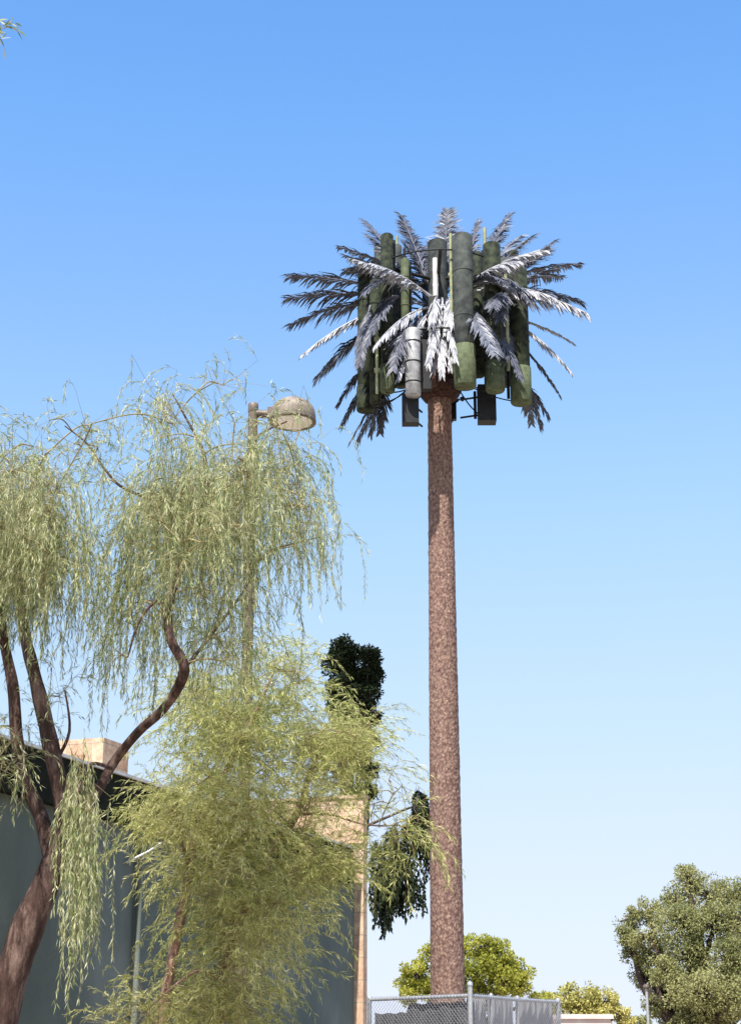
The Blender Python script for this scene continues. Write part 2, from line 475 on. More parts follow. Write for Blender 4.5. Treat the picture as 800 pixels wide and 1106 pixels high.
def antenna(xl, xr, yt, yb, dy, m1, low=None, lowmat=None, boxy=False, name='antenna'):
    D = DT + dy; xm = (xl + xr) / 2
    X = P(xm, (yt + yb) / 2, D).x; r = (xr - xl) / 2 * M(xm, (yt + yb) / 2, D)
    zt_, zb_ = P(xm, yt, D - r).z, P(xm, yb, D - r).z
    mb = MB(); N = 24
    if boxy:
        mb.box((X, D, (zt_ + zb_) / 2), (2 * r, 2 * r * .8, zt_ - zb_))
    else:
        e = .025
        mb.lathe((X, D, 0), [(r * .02, zb_), (r - e, zb_), (r, zb_ + e), (r, zt_ - e), (r - e, zt_), (r * .02, zt_)], N)
    a = mb.build(name, m1, tow)
    if low:
        zl = P(xm, low, D).z; mb = MB()
        mb.lathe((X, D, 0), [(r * .02, zb_ - .012), (r, zb_ - .012), (r + .014, zb_ + .01), (r + .014, zl), (r, zl + .004)], N)
        mb.build('antenna_cover', lowmat, a)
    # strap bands
    if not boxy:
        for q in ((.2, .5, .8) if not low else (.45, .75)):
            z = zb_ + (zt_ - zb_) * q
            mb = MB(); mb.lathe((X, D, z), [(r + .001, -.013), (r + .005, -.011), (r + .005, .011), (r + .001, .013)], N)
            mb.build('strap', m1 if m1 != M_silver else M_black, a)
    # mount pipe behind, tied to the frame
    mb = MB(); c = Vector((TX - X, DT - D, 0)); c.normalize()
    mb.tube([(X + c.x * (r + .05), D + c.y * (r + .05), zb_ + .1), (X + c.x * (r + .05), D + c.y * (r + .05), zt_ - .05)], .024, 6)
    for q in (.25, .75):
        z = zb_ + (zt_ - zb_) * q
        mb.tube([(X, D, z), (X + c.x * (r + .3), D + c.y * (r + .3), z)], .018, 5)
    mb.build('bracket', M_black, a)
    return a
antenna(489.5, 511.5, 249, 413, -1.15, M_slate, 374, M_green)
antenna(386, 403, 284, 440, -.15, M_camo, 418, M_camo)
antenna(399, 411, 300, 434, -.5, M_camo)
antenna(411, 425, 250, 420, -.75, M_camo, 395, M_green)
antenna(424, 434, 262, 405, -.2, M_slate)
antenna(433, 442, 277, 380, -.55, M_green)
antenna(523, 542, 259, 418, -.85, M_camo, 392, M_green)
antenna(511, 522, 270, 405, -.4, M_camo)
antenna(550, 571, 286, 431, -.45, M_camo, 398, M_green)
antenna(538, 550, 276, 415, .5, M_slate)
antenna(437.5, 454, 352, 425, -1.2, M_silver)
antenna(454, 466, 366, 419, -1.02, M_black, boxy=True, name='shade_box')  # added box that blocks the sun to shade the upper trunk
antenna(434, 452, 424, 455, -1.0, M_black, boxy=True, name='shade_box')
antenna(515.5, 535, 414, 453, -.3, M_black, boxy=True, name='shade_box')
antenna(484, 492.5, 425, 452, .35, M_black, boxy=True, name='shade_box')
antenna(456, 470, 268, 400, .9, M_slate)
antenna(492, 506, 262, 405, 1.1, M_slate)
antenna(425, 440, 275, 415, .95, M_camo)
antenna(404, 418, 262, 420, .75, M_slate)
antenna(550, 562, 268, 420, .6, M_camo)
# cables from the antenna ends into the collar, and looser ones along the mast
for (x, y, dy) in ((500, 414, -1.1), (446, 430, -1.0), (525, 450, -.3), (532, 418, -.85), (418, 420, -.75), (395, 440, -.15), (560, 430, -.45), (405, 434, -.5), (488, 452, .35)):
    a = P(x, y, DT + dy); e = Vector((TX + (a.x - TX) * .28, DT + dy * .28, z_col + .35))
    m_ = (a + e) / 2 + Vector((0, 0, -.13)); pth, rr = smooth_path([a + Vector((0, 0, .03)), a + Vector((0, 0, -.06)), m_, e], [.011] * 4, 6)
    mb = MB(); mb.tube(pth, rr, 6); mb.build('cable', M_black, tow)
def pipe(x, yt, yb, dy, r, m):
    D = DT + dy; X = P(x, (yt + yb) / 2, D).x; mb = MB()
    mb.tube([(X, D, P(x, yb, D).z), (X, D, P(x, yt, D).z)], r, 8)
    for q in (.3, .7):
        z = P(x, yb, D).z * (1 - q) + P(x, yt, D).z * q
        mb.box((X, D + .03, z), (.09, .08, .05))
    mb.build('mount_pipe', m, tow)
pipe(487.5, 252, 402, -1.0, .026, M_cream)
pipe(525, 246, 405, -.3, .03, M_cream)
pipe(547, 290, 400, -.8, .03, M_cream)
pipe(470, 279, 320, -.3, .045, M_drip)
pipe(407, 340, 425, -.95, .024, M_cream)
pipe(429, 255, 400, .2, .024, M_cream)
pipe(515, 276, 400, .1, .034, M_green)

NF = [0]
def frond(b, t, db, dt, arch, m, lw=.36, n=24, droop=.35, spread=1.0, lab=None, wd=.034, hang=0.0):
    """b, t pixel of base and tip; db, dt their depth from the pole; arch rises the middle."""
    B = P(b[0], b[1], DT + db); T = P(t[0], t[1], DT + dt)
    C = (B + T) / 2 + Vector((0, 0, arch))
    Ln = (T - B).length
    mb = MB(); pts = []
    for i in range(13):
        s = i / 12; pts.append(B * (1 - s) ** 2 + C * 2 * s * (1 - s) + T * s * s)
    mb.tube(pts, [.024 * (1 - .8 * i / 12) for i in range(13)], 5)
    side0 = None
    q = []
    n = max(16, int(Ln / .027))
    for i in range(n):
        s = .12 + .88 * (i + .5) / n
        p = B * (1 - s) ** 2 + C * 2 * s * (1 - s) + T * s * s
        tg = ((C - B) * (1 - s) + (T - C) * s).normalized()
        sd_ = tg.cross(Vector((0, 0, 1)))
        if sd_.length < .25: sd_ = tg.cross(Vector((.3, 1, .2)))
        sd_.normalize(); up = sd_.cross(tg)
        env = min(1, s * 3) * (1 - .55 * max(0, s - .5) / .5)
        cl = noise.noise(Vector((i * .35, b[0] * .1, t[0] * .07)))     # leaflets gather in clumps
        for sg in (-1, 1):
            ll = lw * 1.22 * env * random.uniform(.7, 1.15)
            dr = (tg * (.8 + .5 * cl + random.uniform(-.15, .15)) + sd_ * sg * spread * (1 - hang * .7) * random.uniform(.4, .9) + up * random.uniform(.0, .25) * (1 - hang) + Vector((0, 0, -1)) * hang * random.uniform(.3, 1.1)).normalized()
            p1 = p + dr * ll * .5; d2 = (dr + Vector((0, 0, -droop * random.uniform(.6, 1.8)))).normalized()
            p2 = p1 + d2 * ll * .5
            wv = (tg - dr * tg.dot(dr)); wv = wv.normalized() if wv.length > 1e-3 else up
            wv = (wv * .8 + up * random.uniform(-.5, .5)).normalized() * wd * random.uniform(.6, 1.2) * .5
            q.append([p - wv * .5, p1 - wv, p1 + wv, p + wv * .5])
            q.append([p1 - wv, p2 - wv * .15, p2 + wv * .15, p1 + wv])
    mb.quads([[tuple(v) for v in f] for f in q])
    return mb.build('frond', m, tow, lab)
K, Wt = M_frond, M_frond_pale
pale = 'silvery frond with sunlight painted into its colour'
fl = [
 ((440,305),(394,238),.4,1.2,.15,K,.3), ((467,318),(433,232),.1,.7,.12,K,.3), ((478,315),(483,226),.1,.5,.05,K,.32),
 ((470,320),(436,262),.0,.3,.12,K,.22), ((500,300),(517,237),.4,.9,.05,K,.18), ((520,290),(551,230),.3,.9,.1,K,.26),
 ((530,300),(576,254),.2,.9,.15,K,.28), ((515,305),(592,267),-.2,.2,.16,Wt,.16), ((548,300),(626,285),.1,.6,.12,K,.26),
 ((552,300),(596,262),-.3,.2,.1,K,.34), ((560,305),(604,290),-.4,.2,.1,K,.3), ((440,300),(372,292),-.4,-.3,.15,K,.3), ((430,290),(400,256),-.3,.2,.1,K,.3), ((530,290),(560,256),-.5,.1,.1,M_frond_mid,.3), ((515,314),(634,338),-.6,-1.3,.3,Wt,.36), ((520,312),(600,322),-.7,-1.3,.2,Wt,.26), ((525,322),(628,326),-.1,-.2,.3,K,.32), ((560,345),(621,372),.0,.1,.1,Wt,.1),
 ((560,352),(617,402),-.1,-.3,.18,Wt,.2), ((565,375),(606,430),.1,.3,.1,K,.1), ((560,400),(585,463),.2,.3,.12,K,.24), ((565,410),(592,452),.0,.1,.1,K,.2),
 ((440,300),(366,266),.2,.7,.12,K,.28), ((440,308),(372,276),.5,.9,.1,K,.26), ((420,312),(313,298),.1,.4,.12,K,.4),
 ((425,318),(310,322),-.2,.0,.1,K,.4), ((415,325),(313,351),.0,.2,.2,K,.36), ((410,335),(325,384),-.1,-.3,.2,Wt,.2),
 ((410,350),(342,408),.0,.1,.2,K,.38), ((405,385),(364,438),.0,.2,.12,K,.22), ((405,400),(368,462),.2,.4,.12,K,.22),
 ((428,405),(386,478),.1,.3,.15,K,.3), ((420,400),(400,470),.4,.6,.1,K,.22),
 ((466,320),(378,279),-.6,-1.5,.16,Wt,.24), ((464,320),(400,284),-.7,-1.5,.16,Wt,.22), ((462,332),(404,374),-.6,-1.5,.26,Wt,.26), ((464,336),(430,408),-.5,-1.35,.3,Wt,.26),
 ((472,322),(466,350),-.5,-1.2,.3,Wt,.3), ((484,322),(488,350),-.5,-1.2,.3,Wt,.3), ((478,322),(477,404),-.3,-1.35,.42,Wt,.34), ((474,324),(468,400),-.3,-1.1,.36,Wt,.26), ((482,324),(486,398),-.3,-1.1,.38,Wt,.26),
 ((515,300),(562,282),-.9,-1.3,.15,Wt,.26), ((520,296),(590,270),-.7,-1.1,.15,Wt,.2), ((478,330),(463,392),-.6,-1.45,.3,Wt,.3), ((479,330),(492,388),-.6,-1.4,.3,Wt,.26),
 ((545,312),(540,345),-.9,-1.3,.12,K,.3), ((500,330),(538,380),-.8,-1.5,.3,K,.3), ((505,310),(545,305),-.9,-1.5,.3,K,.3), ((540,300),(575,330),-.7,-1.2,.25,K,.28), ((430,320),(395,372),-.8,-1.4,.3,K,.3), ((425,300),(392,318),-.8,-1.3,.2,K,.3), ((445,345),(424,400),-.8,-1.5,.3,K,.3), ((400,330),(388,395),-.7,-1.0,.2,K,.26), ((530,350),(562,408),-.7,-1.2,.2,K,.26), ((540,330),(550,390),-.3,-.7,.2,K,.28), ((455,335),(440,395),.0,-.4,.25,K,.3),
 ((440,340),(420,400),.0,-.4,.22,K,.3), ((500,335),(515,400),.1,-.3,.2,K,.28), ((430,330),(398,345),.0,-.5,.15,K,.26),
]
# fronds on the far side, seen in the gaps
for i in range(12):
    a = rad(200 - 14 * i) if i < 12 else 0
    ex = 478 + 95 * math.cos(rad(15 * i + 8)); ey = 335 - 75 * math.sin(rad(15 * i + 8))
    fl.append(((478 + 20 * math.cos(rad(15 * i + 8)), 330), (ex, ey), .4, 1.5, .2, K, .3))
for i in range(8):
    ex = 400 + 22 * i; fl.append(((478 + (ex - 478) * .3, 345), (ex, 405 + 12 * math.sin(i * 2.1)), .3, 1.2, .25, K, .3))
more = []
for i, (b, t, db, dt, arch, m, lw) in enumerate(fl):
    if m is K and lw > .2 and len(fl) + len(more) < 99 and i < 60 and random.random() < .62:
        jt = (random.uniform(-9, 9), random.uniform(-9, 9))
        s_ = random.uniform(.8, .97)
        more.append((b, (b[0] + (t[0] - b[0]) * s_ + jt[0], b[1] + (t[1] - b[1]) * s_ + jt[1]), db + random.uniform(-.2, .2), dt + random.uniform(-.5, .5), arch * random.uniform(.5, 1.6), random.choice((K, M_frond_mid)), lw * random.uniform(.85, 1.15)))
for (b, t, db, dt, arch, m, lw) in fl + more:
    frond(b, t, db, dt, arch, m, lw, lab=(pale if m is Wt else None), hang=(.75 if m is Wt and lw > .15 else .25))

# ------------------------------------------------------------------ street lamp
DL = 18.3
lx = P(272, 500, DL).x; lz = P(272, 437, DL).z
lamp = thing('street_lamp', (lx, DL, 0), 'tall brown street lamp with a round dome head, standing behind the weeping tree', 'street lamp')
mb = MB(); mb.tube([(lx, DL, 0), (lx, DL, lz * .5), (lx, DL, lz)], [.072, .064, .056], 16)
mb.build('pole', M_pole, lamp)
mb = MB(); mb.lathe((lx, DL, 0), [(.19, 0), (.19, .05), (.12, .09), (.08, .16)], 20)
for k in range(4):
    a = rad(45 + 90 * k); mb.tube([(lx + .15 * math.cos(a), DL + .15 * math.sin(a), .05), (lx + .15 * math.cos(a), DL + .15 * math.sin(a), .1)], .015, 6)
mb.build('base_plate', M_pole, lamp)
mb = MB(); mb.lathe((lx, DL, lz), [(.056, -.1), (.061, -.095), (.061, .006), (.056, .012), (.002, .014)], 20)
mb.build('pole_cap', M_bronze, lamp)
hx = P(316, 450, DL).x; hz = P(316, 452, DL).z; hr = 25 * M(316, 450, DL)
mb = MB(); az = P(300, 447, DL).z
mb.tube([(lx, DL, az), (hx - hr * .7, DL, az)], .05, 12)
mb.box((hx - hr * .9, DL, az), (.1, .13, .13))
mb.build('arm', M_bronze, lamp)
mb = MB()
prof = [(hr * .98, -.055), (hr, -.05), (hr, .02), (hr * .985, .05)] + [(hr * math.cos(a) * .985, .05 + hr * .76 * math.sin(a)) for a in [rad(8 * k) for k in range(1, 11)]] + [(.002, .05 + hr * .76)]
mb.lathe((hx, DL, hz), prof, 40)
head = mb.build('lamp_head', M_dome, lamp)
mb = MB(); mb.lathe((hx, DL, hz), [(hr * .86, -.05), (hr * 1.015, -.055), (hr * 1.02, -.03), (hr * 1.004, -.012)], 40)
mb.build('rim', M_bronze, head)
mb = MB(); mb.lathe((hx, DL, hz), [(hr * .9, -.04), (hr * .7, -.066), (hr * .4, -.085), (.002, -.092)], 40)
mb.build('lens', M_lens, head)

# ------------------------------------------------------------------ chain-link fence
fp = []      # post positions: (pixel x, distance)
FD = [(399, 20.8), (507.5, 19.6), (530, 20.1), (558.5, 20.8), (602, 21.6)]
posts = [P(x, 1076, D) for x, D in FD]
HF = P(507, 1076, 19.6).z
fen = thing('chain_link_fence', (posts[1].x, posts[1].y, 0), 'chain link fence with grey privacy screen round the foot of the tower', 'fence')
for i, p in enumerate(posts):
    mb = MB(); h = HF + (.14 if i == 1 else .03); r = (.026, .028, .02, .02, .028)[i]
    mb.tube([(p.x, p.y, 0), (p.x, p.y, h)], r, 12)
    mb.lathe((p.x, p.y, h), [(r + .005, -.03), (r + .005, .0), (r * .8, .012), (.001, .02)], 12)
    mb.build('post', M_galv, fen)
for i in range(4):
    a, b = posts[i], posts[i + 1]; a = Vector((a.x, a.y, 0)); b = Vector((b.x, b.y, 0))
    u = (b - a).normalized(); Ls = (b - a).length; out = Vector((u.y, -u.x, 0))
    if out.y > 0: out = -out
    mb = MB(); mb.tube([a + Vector((0, 0, HF)), b + Vector((0, 0, HF))], .021, 8)
    mb.build('top_rail', M_galv, fen)
    mb = MB(); s = .052; H2 = HF + .03; wr = .0023
    k = -H2
    while k < Ls:
        for sg in (1, -1):
            # wire along x - sg*z = const, clipped to the panel
            if sg == 1: x0, x1 = k, k + H2; z0_, z1_ = .04, .04 + H2 - .04; x1 = k + (z1_ - z0_)
            else: x0, x1 = k + H2 - .04, k; z0_, z1_ = .04, H2
            # clip
            dx = x1 - x0; dz = z1_ - z0_
            t0, t1 = 0, 1
            for lo_hi in (0, 1):
                pass
            if dx > 0: t0 = max(t0, (0 - x0) / dx); t1 = min(t1, (Ls - x0) / dx)
            else: t0 = max(t0, (Ls - x0) / dx); t1 = min(t1, (0 - x0) / dx)
            if t1 - t0 > .01:
                pa = a + u * (x0 + dx * t0) + out * (.05 + .002 * sg) + Vector((0, 0, z0_ + dz * t0))
                pb = a + u * (x0 + dx * t1) + out * (.05 + .002 * sg) + Vector((0, 0, z0_ + dz * t1))
                mb.tube([pa, pb], wr, 4, False)
        k += s
    mb.build('wire_mesh', M_wire, fen)
    mb = MB(); nseg = 24; vs = []
    tops = HF - (.0 if i else .05)
    for j in range(nseg + 1):
        x = .04 + (Ls - .08) * j / nseg; wv = .012 * math.sin(j * 1.7 + i) + .008 * math.sin(j * .6)
        sag = -.02 * abs(math.sin(j * .9)) - (.1 if (i == 0 and x < Ls * .38) else 0)
        c = a + u * x - out * (.05 + wv)
        vs += [c + Vector((0, 0, .06)), c + Vector((0, 0, tops + sag)), c - out * .006 + Vector((0, 0, .06)), c - out * .006 + Vector((0, 0, tops + sag))]
    fs = []
    for j in range(nseg):
        q = j * 4
        fs += [(q, q + 4, q + 5, q + 1), (q + 2, q + 3, q + 7, q + 6), (q + 1, q + 5, q + 7, q + 3)]
    mb.add(vs, fs)
    mb.build('privacy_screen', M_screen if i == 0 else M_screen2, fen)

# ------------------------------------------------------------------ foliage tools
def leaves(pos, dirs, ln, wd):
    """One kite-shaped face per leaf. pos, dirs (N,3); ln, wd (N,)."""
    n = len(pos)
    dirs = dirs / (np.linalg.norm(dirs, axis=1, keepdims=True) + 1e-9)
    r = RNG.normal(size=(n, 3)); s = np.cross(dirs, r); s /= (np.linalg.norm(s, axis=1, keepdims=True) + 1e-9)
    ln = ln[:, None]; wd = wd[:, None]
    mid = pos + dirs * ln * .45
    tip = pos + dirs * ln + np.array([0, 0, -1]) * ln * .08
    return np.stack([pos, mid + s * wd / 2, tip, mid - s * wd / 2], 1)

def strand(start, d0, length, droop=1.0, step=.03, leafl=.08, leafw=.009, spread=.5, pts_out=None, wob=.12):
    """A hanging twig; returns leaf quads."""
    n = max(4, int(length / step)); p = np.array(start, float); dv = np.array(d0, float)
    ps = [p.copy()]; ds = [dv.copy()]
    wx = RNG.normal(size=3) * wob
    for i in range(n):
        dv = dv + np.array([0, 0, -droop]) * step / .5 + RNG.normal(size=3) * .06 + wx * step
        dv /= np.linalg.norm(dv)
        p = p + dv * step; ps.append(p.copy()); ds.append(dv.copy())
    ps = np.array(ps); ds = np.array(ds)
    if pts_out is not None: pts_out.append(ps[::3] if len(ps) > 6 else ps)
    m = len(ps); k0 = int(m * .12)
    q = []
    for sg in (0, 1):
        pp = ps[k0:] + RNG.normal(size=(m - k0, 3)) * .004
        dd = ds[k0:] + RNG.normal(size=(m - k0, 3)) * spread + np.array([0, 0, -.25])
        keep = RNG.random(m - k0) < .85
        c = keep.sum()
        q.append(leaves(pp[keep], dd[keep], leafl * RNG.uniform(.6, 1.25, c), leafw * RNG.uniform(.7, 1.3, c)))
    return np.concatenate(q)

class Tree:
    def __init__(self, name, base, label, cat='tree', group=None):
        self.root = thing(name, base, label, cat, group)
        self.t = MB(); self.tw = MB(); self.l = MB(); self.nodes = []
    def limb(self, pts, rs, n=12, sub=5, rough=.06):
        p, r = smooth_path(pts, rs, sub)
        r = [k * (1 + rough * noise.noise(Vector(q) * 6)) for k, q in zip(r, p)]
        self.t.tube(p, r, n)
        self.nodes += [(q, k) for q, k in zip(p, r)]
    def reach(self, c, r=.0042, minr=0.0):
        """A thin arching branch from the nearest limb point to c."""
        c = Vector(c)
        best = min(self.nodes, key=lambda q: (q[0] - c).length + (.8 * max(0, q[0].z - c.z)))
        b = best[0]; m = (b + c) / 2 + Vector((0, 0, .12 * (c - b).length)) + Vector(RNG.normal(size=3)) * .05 * (c - b).length
        p, rr = smooth_path([b, m, c], [min(best[1] * .7, r * 2), r * 1.3, r], 5)
        self.tw.tube(p, rr, 5, False)
        self.nodes += [(q, k) for q, k in zip(p[4:], rr[4:])]
    def cluster(self, c, spread, ns, length, droop=1.0, up=.35, leafl=.08, leafw=.009, step=.03, lsp=.5, out=1.0, twig=.0018):
        c = Vector(c); self.reach(c)
        for i in range(ns):
            o = Vector(RNG.normal(size=3)) * .5
            s = c + Vector((o.x * spread[0], o.y * spread[1], o.z * spread[2]))
            a = RNG.uniform(0, 2 * math.pi)
            d0 = Vector((math.cos(a) * out, math.sin(a) * out, up + RNG.normal() * .3)).normalized()
            pl = []
            q = strand(s, d0, length * RNG.uniform(.45, 1.25), droop, step, leafl, leafw, lsp, pl)
            self.l.quads(q)
            self.tw.tube([c] + [Vector(v) for v in pl[0]], [twig * 1.6] + [twig] * len(pl[0]), 3, False)
    def finish(self, bark, leaf, twigmat=None):
        self.t.build('trunk', bark, self.root)
        if self.tw.n: self.tw.build('branches', twigmat or bark, self.root)
        self.l.build('crown', leaf, self.root)

# ------------------------------------------------------------------ weeping tree at the left
DA = 11.0
A_ = lambda x, y, dz=0: P(x, y, DA + dz)
bx = A_(-40, 1400).x
tA = Tree('weeping_tree', (bx, DA, 0), 'big weeping tree with leaning reddish trunk and long hanging pale green strands')
tA.limb([(bx, DA, -.05), (bx + .02, DA, .35), A_(-22, 1200), A_(0, 1100), A_(26, 1012), A_(50, 955), A_(69, 905), A_(68, 868, -.03), A_(59, 825, -.05), A_(48, 775), A_(37, 728), A_(26, 680, .1), A_(20, 610, .2), A_(30, 540, .3), A_(50, 490, .4)],
        [.18, .155, .13, .115, .108, .1, .088, .062, .058, .054, .047, .038, .028, .018, .01], 16, rough=.16)
tA.limb([A_(58, 935), A_(44, 882, .1), A_(27, 843, .15), A_(18, 795, .2), A_(14, 742, .2), A_(4, 690, .2), A_(-6, 610, .1), A_(-20, 520), A_(-45, 400, -.2), A_(-55, 250, -.4), A_(-35, 110, -.5), A_(-18, 30, -.5)],
        [.06, .05, .046, .043, .04, .034, .03, .026, .022, .016, .01, .006], 12)
tA.limb([A_(64, 915), A_(90, 880, -.05), A_(108, 850, 0), A_(124, 822, .1), A_(150, 790, -.1), A_(178, 764, -.3), A_(199, 724, -.5), A_(184, 690, -.5), A_(181, 655, -.4), A_(194, 618, -.2), A_(205, 575, .1), A_(222, 535, .5), A_(220, 490, .5), A_(200, 450, .5), A_(186, 425, .5)],
        [.055, .04, .033, .031, .03, .031, .037, .03, .037, .028, .02, .02, .013, .008, .004], 12)
tA.limb([A_(197, 724, -.5), A_(214, 704, 0), A_(240, 670, .5), A_(262, 640, .7), A_(285, 600, .8), A_(325, 585, .8), A_(350, 580, .9)], [.014, .012, .011, .01, .009, .006, .003], 8)
tA.limb([A_(208, 575, .4), A_(245, 545, .6), A_(262, 500, .7), A_(280, 470, .8), A_(310, 455, .9)], [.022, .018, .014, .01, .005], 8)
tA.limb([A_(208, 572, .4), A_(185, 545, .2), A_(160, 538, .1), A_(130, 525, 0), A_(112, 505, 0), A_(95, 480, 0), A_(70, 460, 0)], [.016, .014, .011, .009, .008, .006, .004], 8)
tA.limb([A_(182, 660, -.4), A_(168, 650, .2), A_(150, 672, .1), A_(138, 710, 0)], [.016, .012, .009, .005], 8)
tA.limb([A_(120, 830, 0), A_(100, 825, -.3), A_(88, 840, -.6), A_(84, 870, -.7)], [.014, .012, .009, .005], 8)
tA.limb([A_(59, 825), A_(75, 790, -.1), A_(70, 745, -.1)], [.014, .01, .005], 8)
pm = M(200, 600, DA)
def put(tree, D, lst, **kw):
    for (x0, x1, y0, y1, nc, ns, lp, dep, *off) in lst:
        off = off[0] if off else 0.0
        ns = round(ns * kw.get('mult', 1))
        for i in range(nc):
            x = RNG.uniform(x0, x1); y = RNG.uniform(y0, y1)
            tree.cluster(P(x, y, D + off + RNG.uniform(-dep, dep)), kw.get('sp', (.35, .45, .3)), ns, lp * pm * D / DA, **{k: v for k, v in kw.items() if k not in ('sp', 'mult')})
# x0 x1 y0 y1 clusters strands length(px) depth
put(tA, DA, [
 (-30, 62, 505, 600, 24, 24, 115, .9),
 (-10, 55, 580, 640, 8, 18, 80, .8),
 (50, 100, 445, 480, 5, 6, 50, .8),
 (0, 45, 480, 510, 3, 7, 50, .8),
 (103, 112, 480, 540, 3, 8, 45, .3),
 (82, 92, 600, 625, 1, 11, 80, .15),
 (168, 195, 425, 480, 7, 9, 70, .6),
 (165, 235, 490, 560, 16, 22, 100, .5, .7),
 (160, 200, 500, 570, 7, 15, 85, .4, -.4),
 (190, 225, 560, 640, 4, 9, 80, .2, -.9),
 (318, 334, 500, 570, 4, 8, 75, .4),
 (225, 262, 405, 440, 3, 4, 50, .4),
 (300, 330, 450, 490, 3, 5, 60, .5),
 (240, 285, 490, 550, 9, 17, 90, .8),
 (285, 318, 490, 570, 10, 12, 100, .8),
 (235, 300, 445, 485, 4, 6, 50, .8),
 (145, 175, 560, 620, 5, 14, 120, .4, .8),
 (225, 295, 560, 630, 8, 13, 100, .8),
 (305, 322, 560, 590, 3, 8, 80, .4),
 (140, 165, 620, 670, 7, 13, 130, .4, .9),
 (215, 245, 600, 660, 5, 13, 100, .4),
 (168, 178, 650, 680, 2, 9, 90, .2, .6),
 (130, 134, 705, 725, 1, 9, 40, .15),
 (64, 70, 745, 755, 1, 12, 35, .15),
 (215, 250, 680, 720, 5, 10, 70, .5),
 (-10, 22, 780, 830, 5, 12, 60, .4),
], droop=4.2, up=.4, out=.6, leafl=.05, leafw=.0054, lsp=.36, twig=.001, step=.0175, sp=(.25, .4, .27), mult=1.15)
put(tA, DA - .6, [(88, 98, 840, 930, 6, 14, 115, .12), (85, 105, 810, 850, 3, 10, 80, .1)], droop=7, up=-.3, out=.3, sp=(.1, .2, .25), leafl=.052, leafw=.0062, lsp=.36, twig=.001, step=.018)
# the twig tips in the top left corner
put(tA, DA - .5, [(-12, -6, 10, 40, 2, 4, 30, .05)], droop=1.2, sp=(.05, .1, .05), leafl=.1, leafw=.013)
tA.finish(M_bark, M_willow, M_twig)

# ------------------------------------------------------------------ bushy acacia in front of the wall
DB = 14.2
B_ = lambda x, y, dz=0: P(x, y, DB + dz)
bx = B_(172, 1300).x
tB = Tree('feathery_tree', (bx, DB, 0), 'lower feathery yellow green tree growing in front of the building, slim pinkish stem', 'tree')
tB.limb([(bx, DB, -.05), (bx, DB, .6), B_(176, 1110), B_(184, 1050), B_(193, 1000), B_(203, 950), B_(212, 900), B_(235, 850), B_(262, 800), B_(285, 750), B_(300, 715)], [.075, .065, .05, .042, .042, .038, .034, .028, .022, .014, .006], 12)
tB.limb([(bx + .1, DB + .3, -.05), B_(235, 1110, .3), B_(250, 1020, .3), B_(280, 940, .3), B_(320, 880, .2), B_(335, 835, .1), B_(350, 805, 0), B_(365, 790, 0)], [.07, .06, .055, .045, .035, .022, .012, .004], 12)
tB.limb([B_(320, 880, .2), B_(355, 880, .1), B_(390, 890, 0), B_(420, 892, .2), B_(445, 884, .4), B_(468, 890, .4)], [.015, .01, .007, .006, .004, .002], 8)
tB.limb([B_(205, 940, 0), B_(190, 890, -.3), B_(180, 860, -.4)], [.018, .012, .006], 8)
tB.limb([B_(240, 1060, .3), B_(210, 1050, -.3), B_(160, 1090, -.4)], [.02, .012, .006], 8)
put(tB, DB, [
 (200, 290, 735, 800, 14, 18, 58, .9),
 (290, 340, 715, 775, 8, 16, 45, .9),
 (345, 385, 775, 820, 6, 16, 45, .7),
 (280, 388, 790, 850, 17, 17, 50, .9),
 (185, 270, 780, 860, 14, 18, 60, .9),
 (160, 190, 865, 900, 3, 14, 50, .5),
 (185, 290, 870, 950, 19, 18, 65, .9),
 (290, 335, 920, 955, 6, 15, 48, .6),
 (325, 378, 918, 945, 8, 13, 48, .4),
 (270, 335, 865, 905, 5, 13, 45, .6),
 (300, 375, 840, 875, 6, 12, 35, .7),
 (205, 300, 950, 1030, 17, 18, 65, .9),
 (305, 335, 955, 990, 3, 12, 55, .4),
 (205, 285, 1030, 1100, 14, 18, 65, .9),
 (120, 190, 1085, 1120, 7, 12, 40, .6),
], droop=1.6, up=.5, out=.8, leafl=.058, leafw=.0064, step=.0175, lsp=.45, sp=(.3, .42, .26), twig=.0011, mult=1.45)
put(tB, DB, [(392, 440, 840, 885, 5, 4, 60, .3), (415, 445, 895, 910, 3, 9, 75, .2), (436, 452, 882, 892, 2, 5, 34, .2)], droop=1.8, up=.1, sp=(.15, .2, .15), leafl=.07, leafw=.008)
tB.finish(M_bark_pale, M_bush, M_twig)

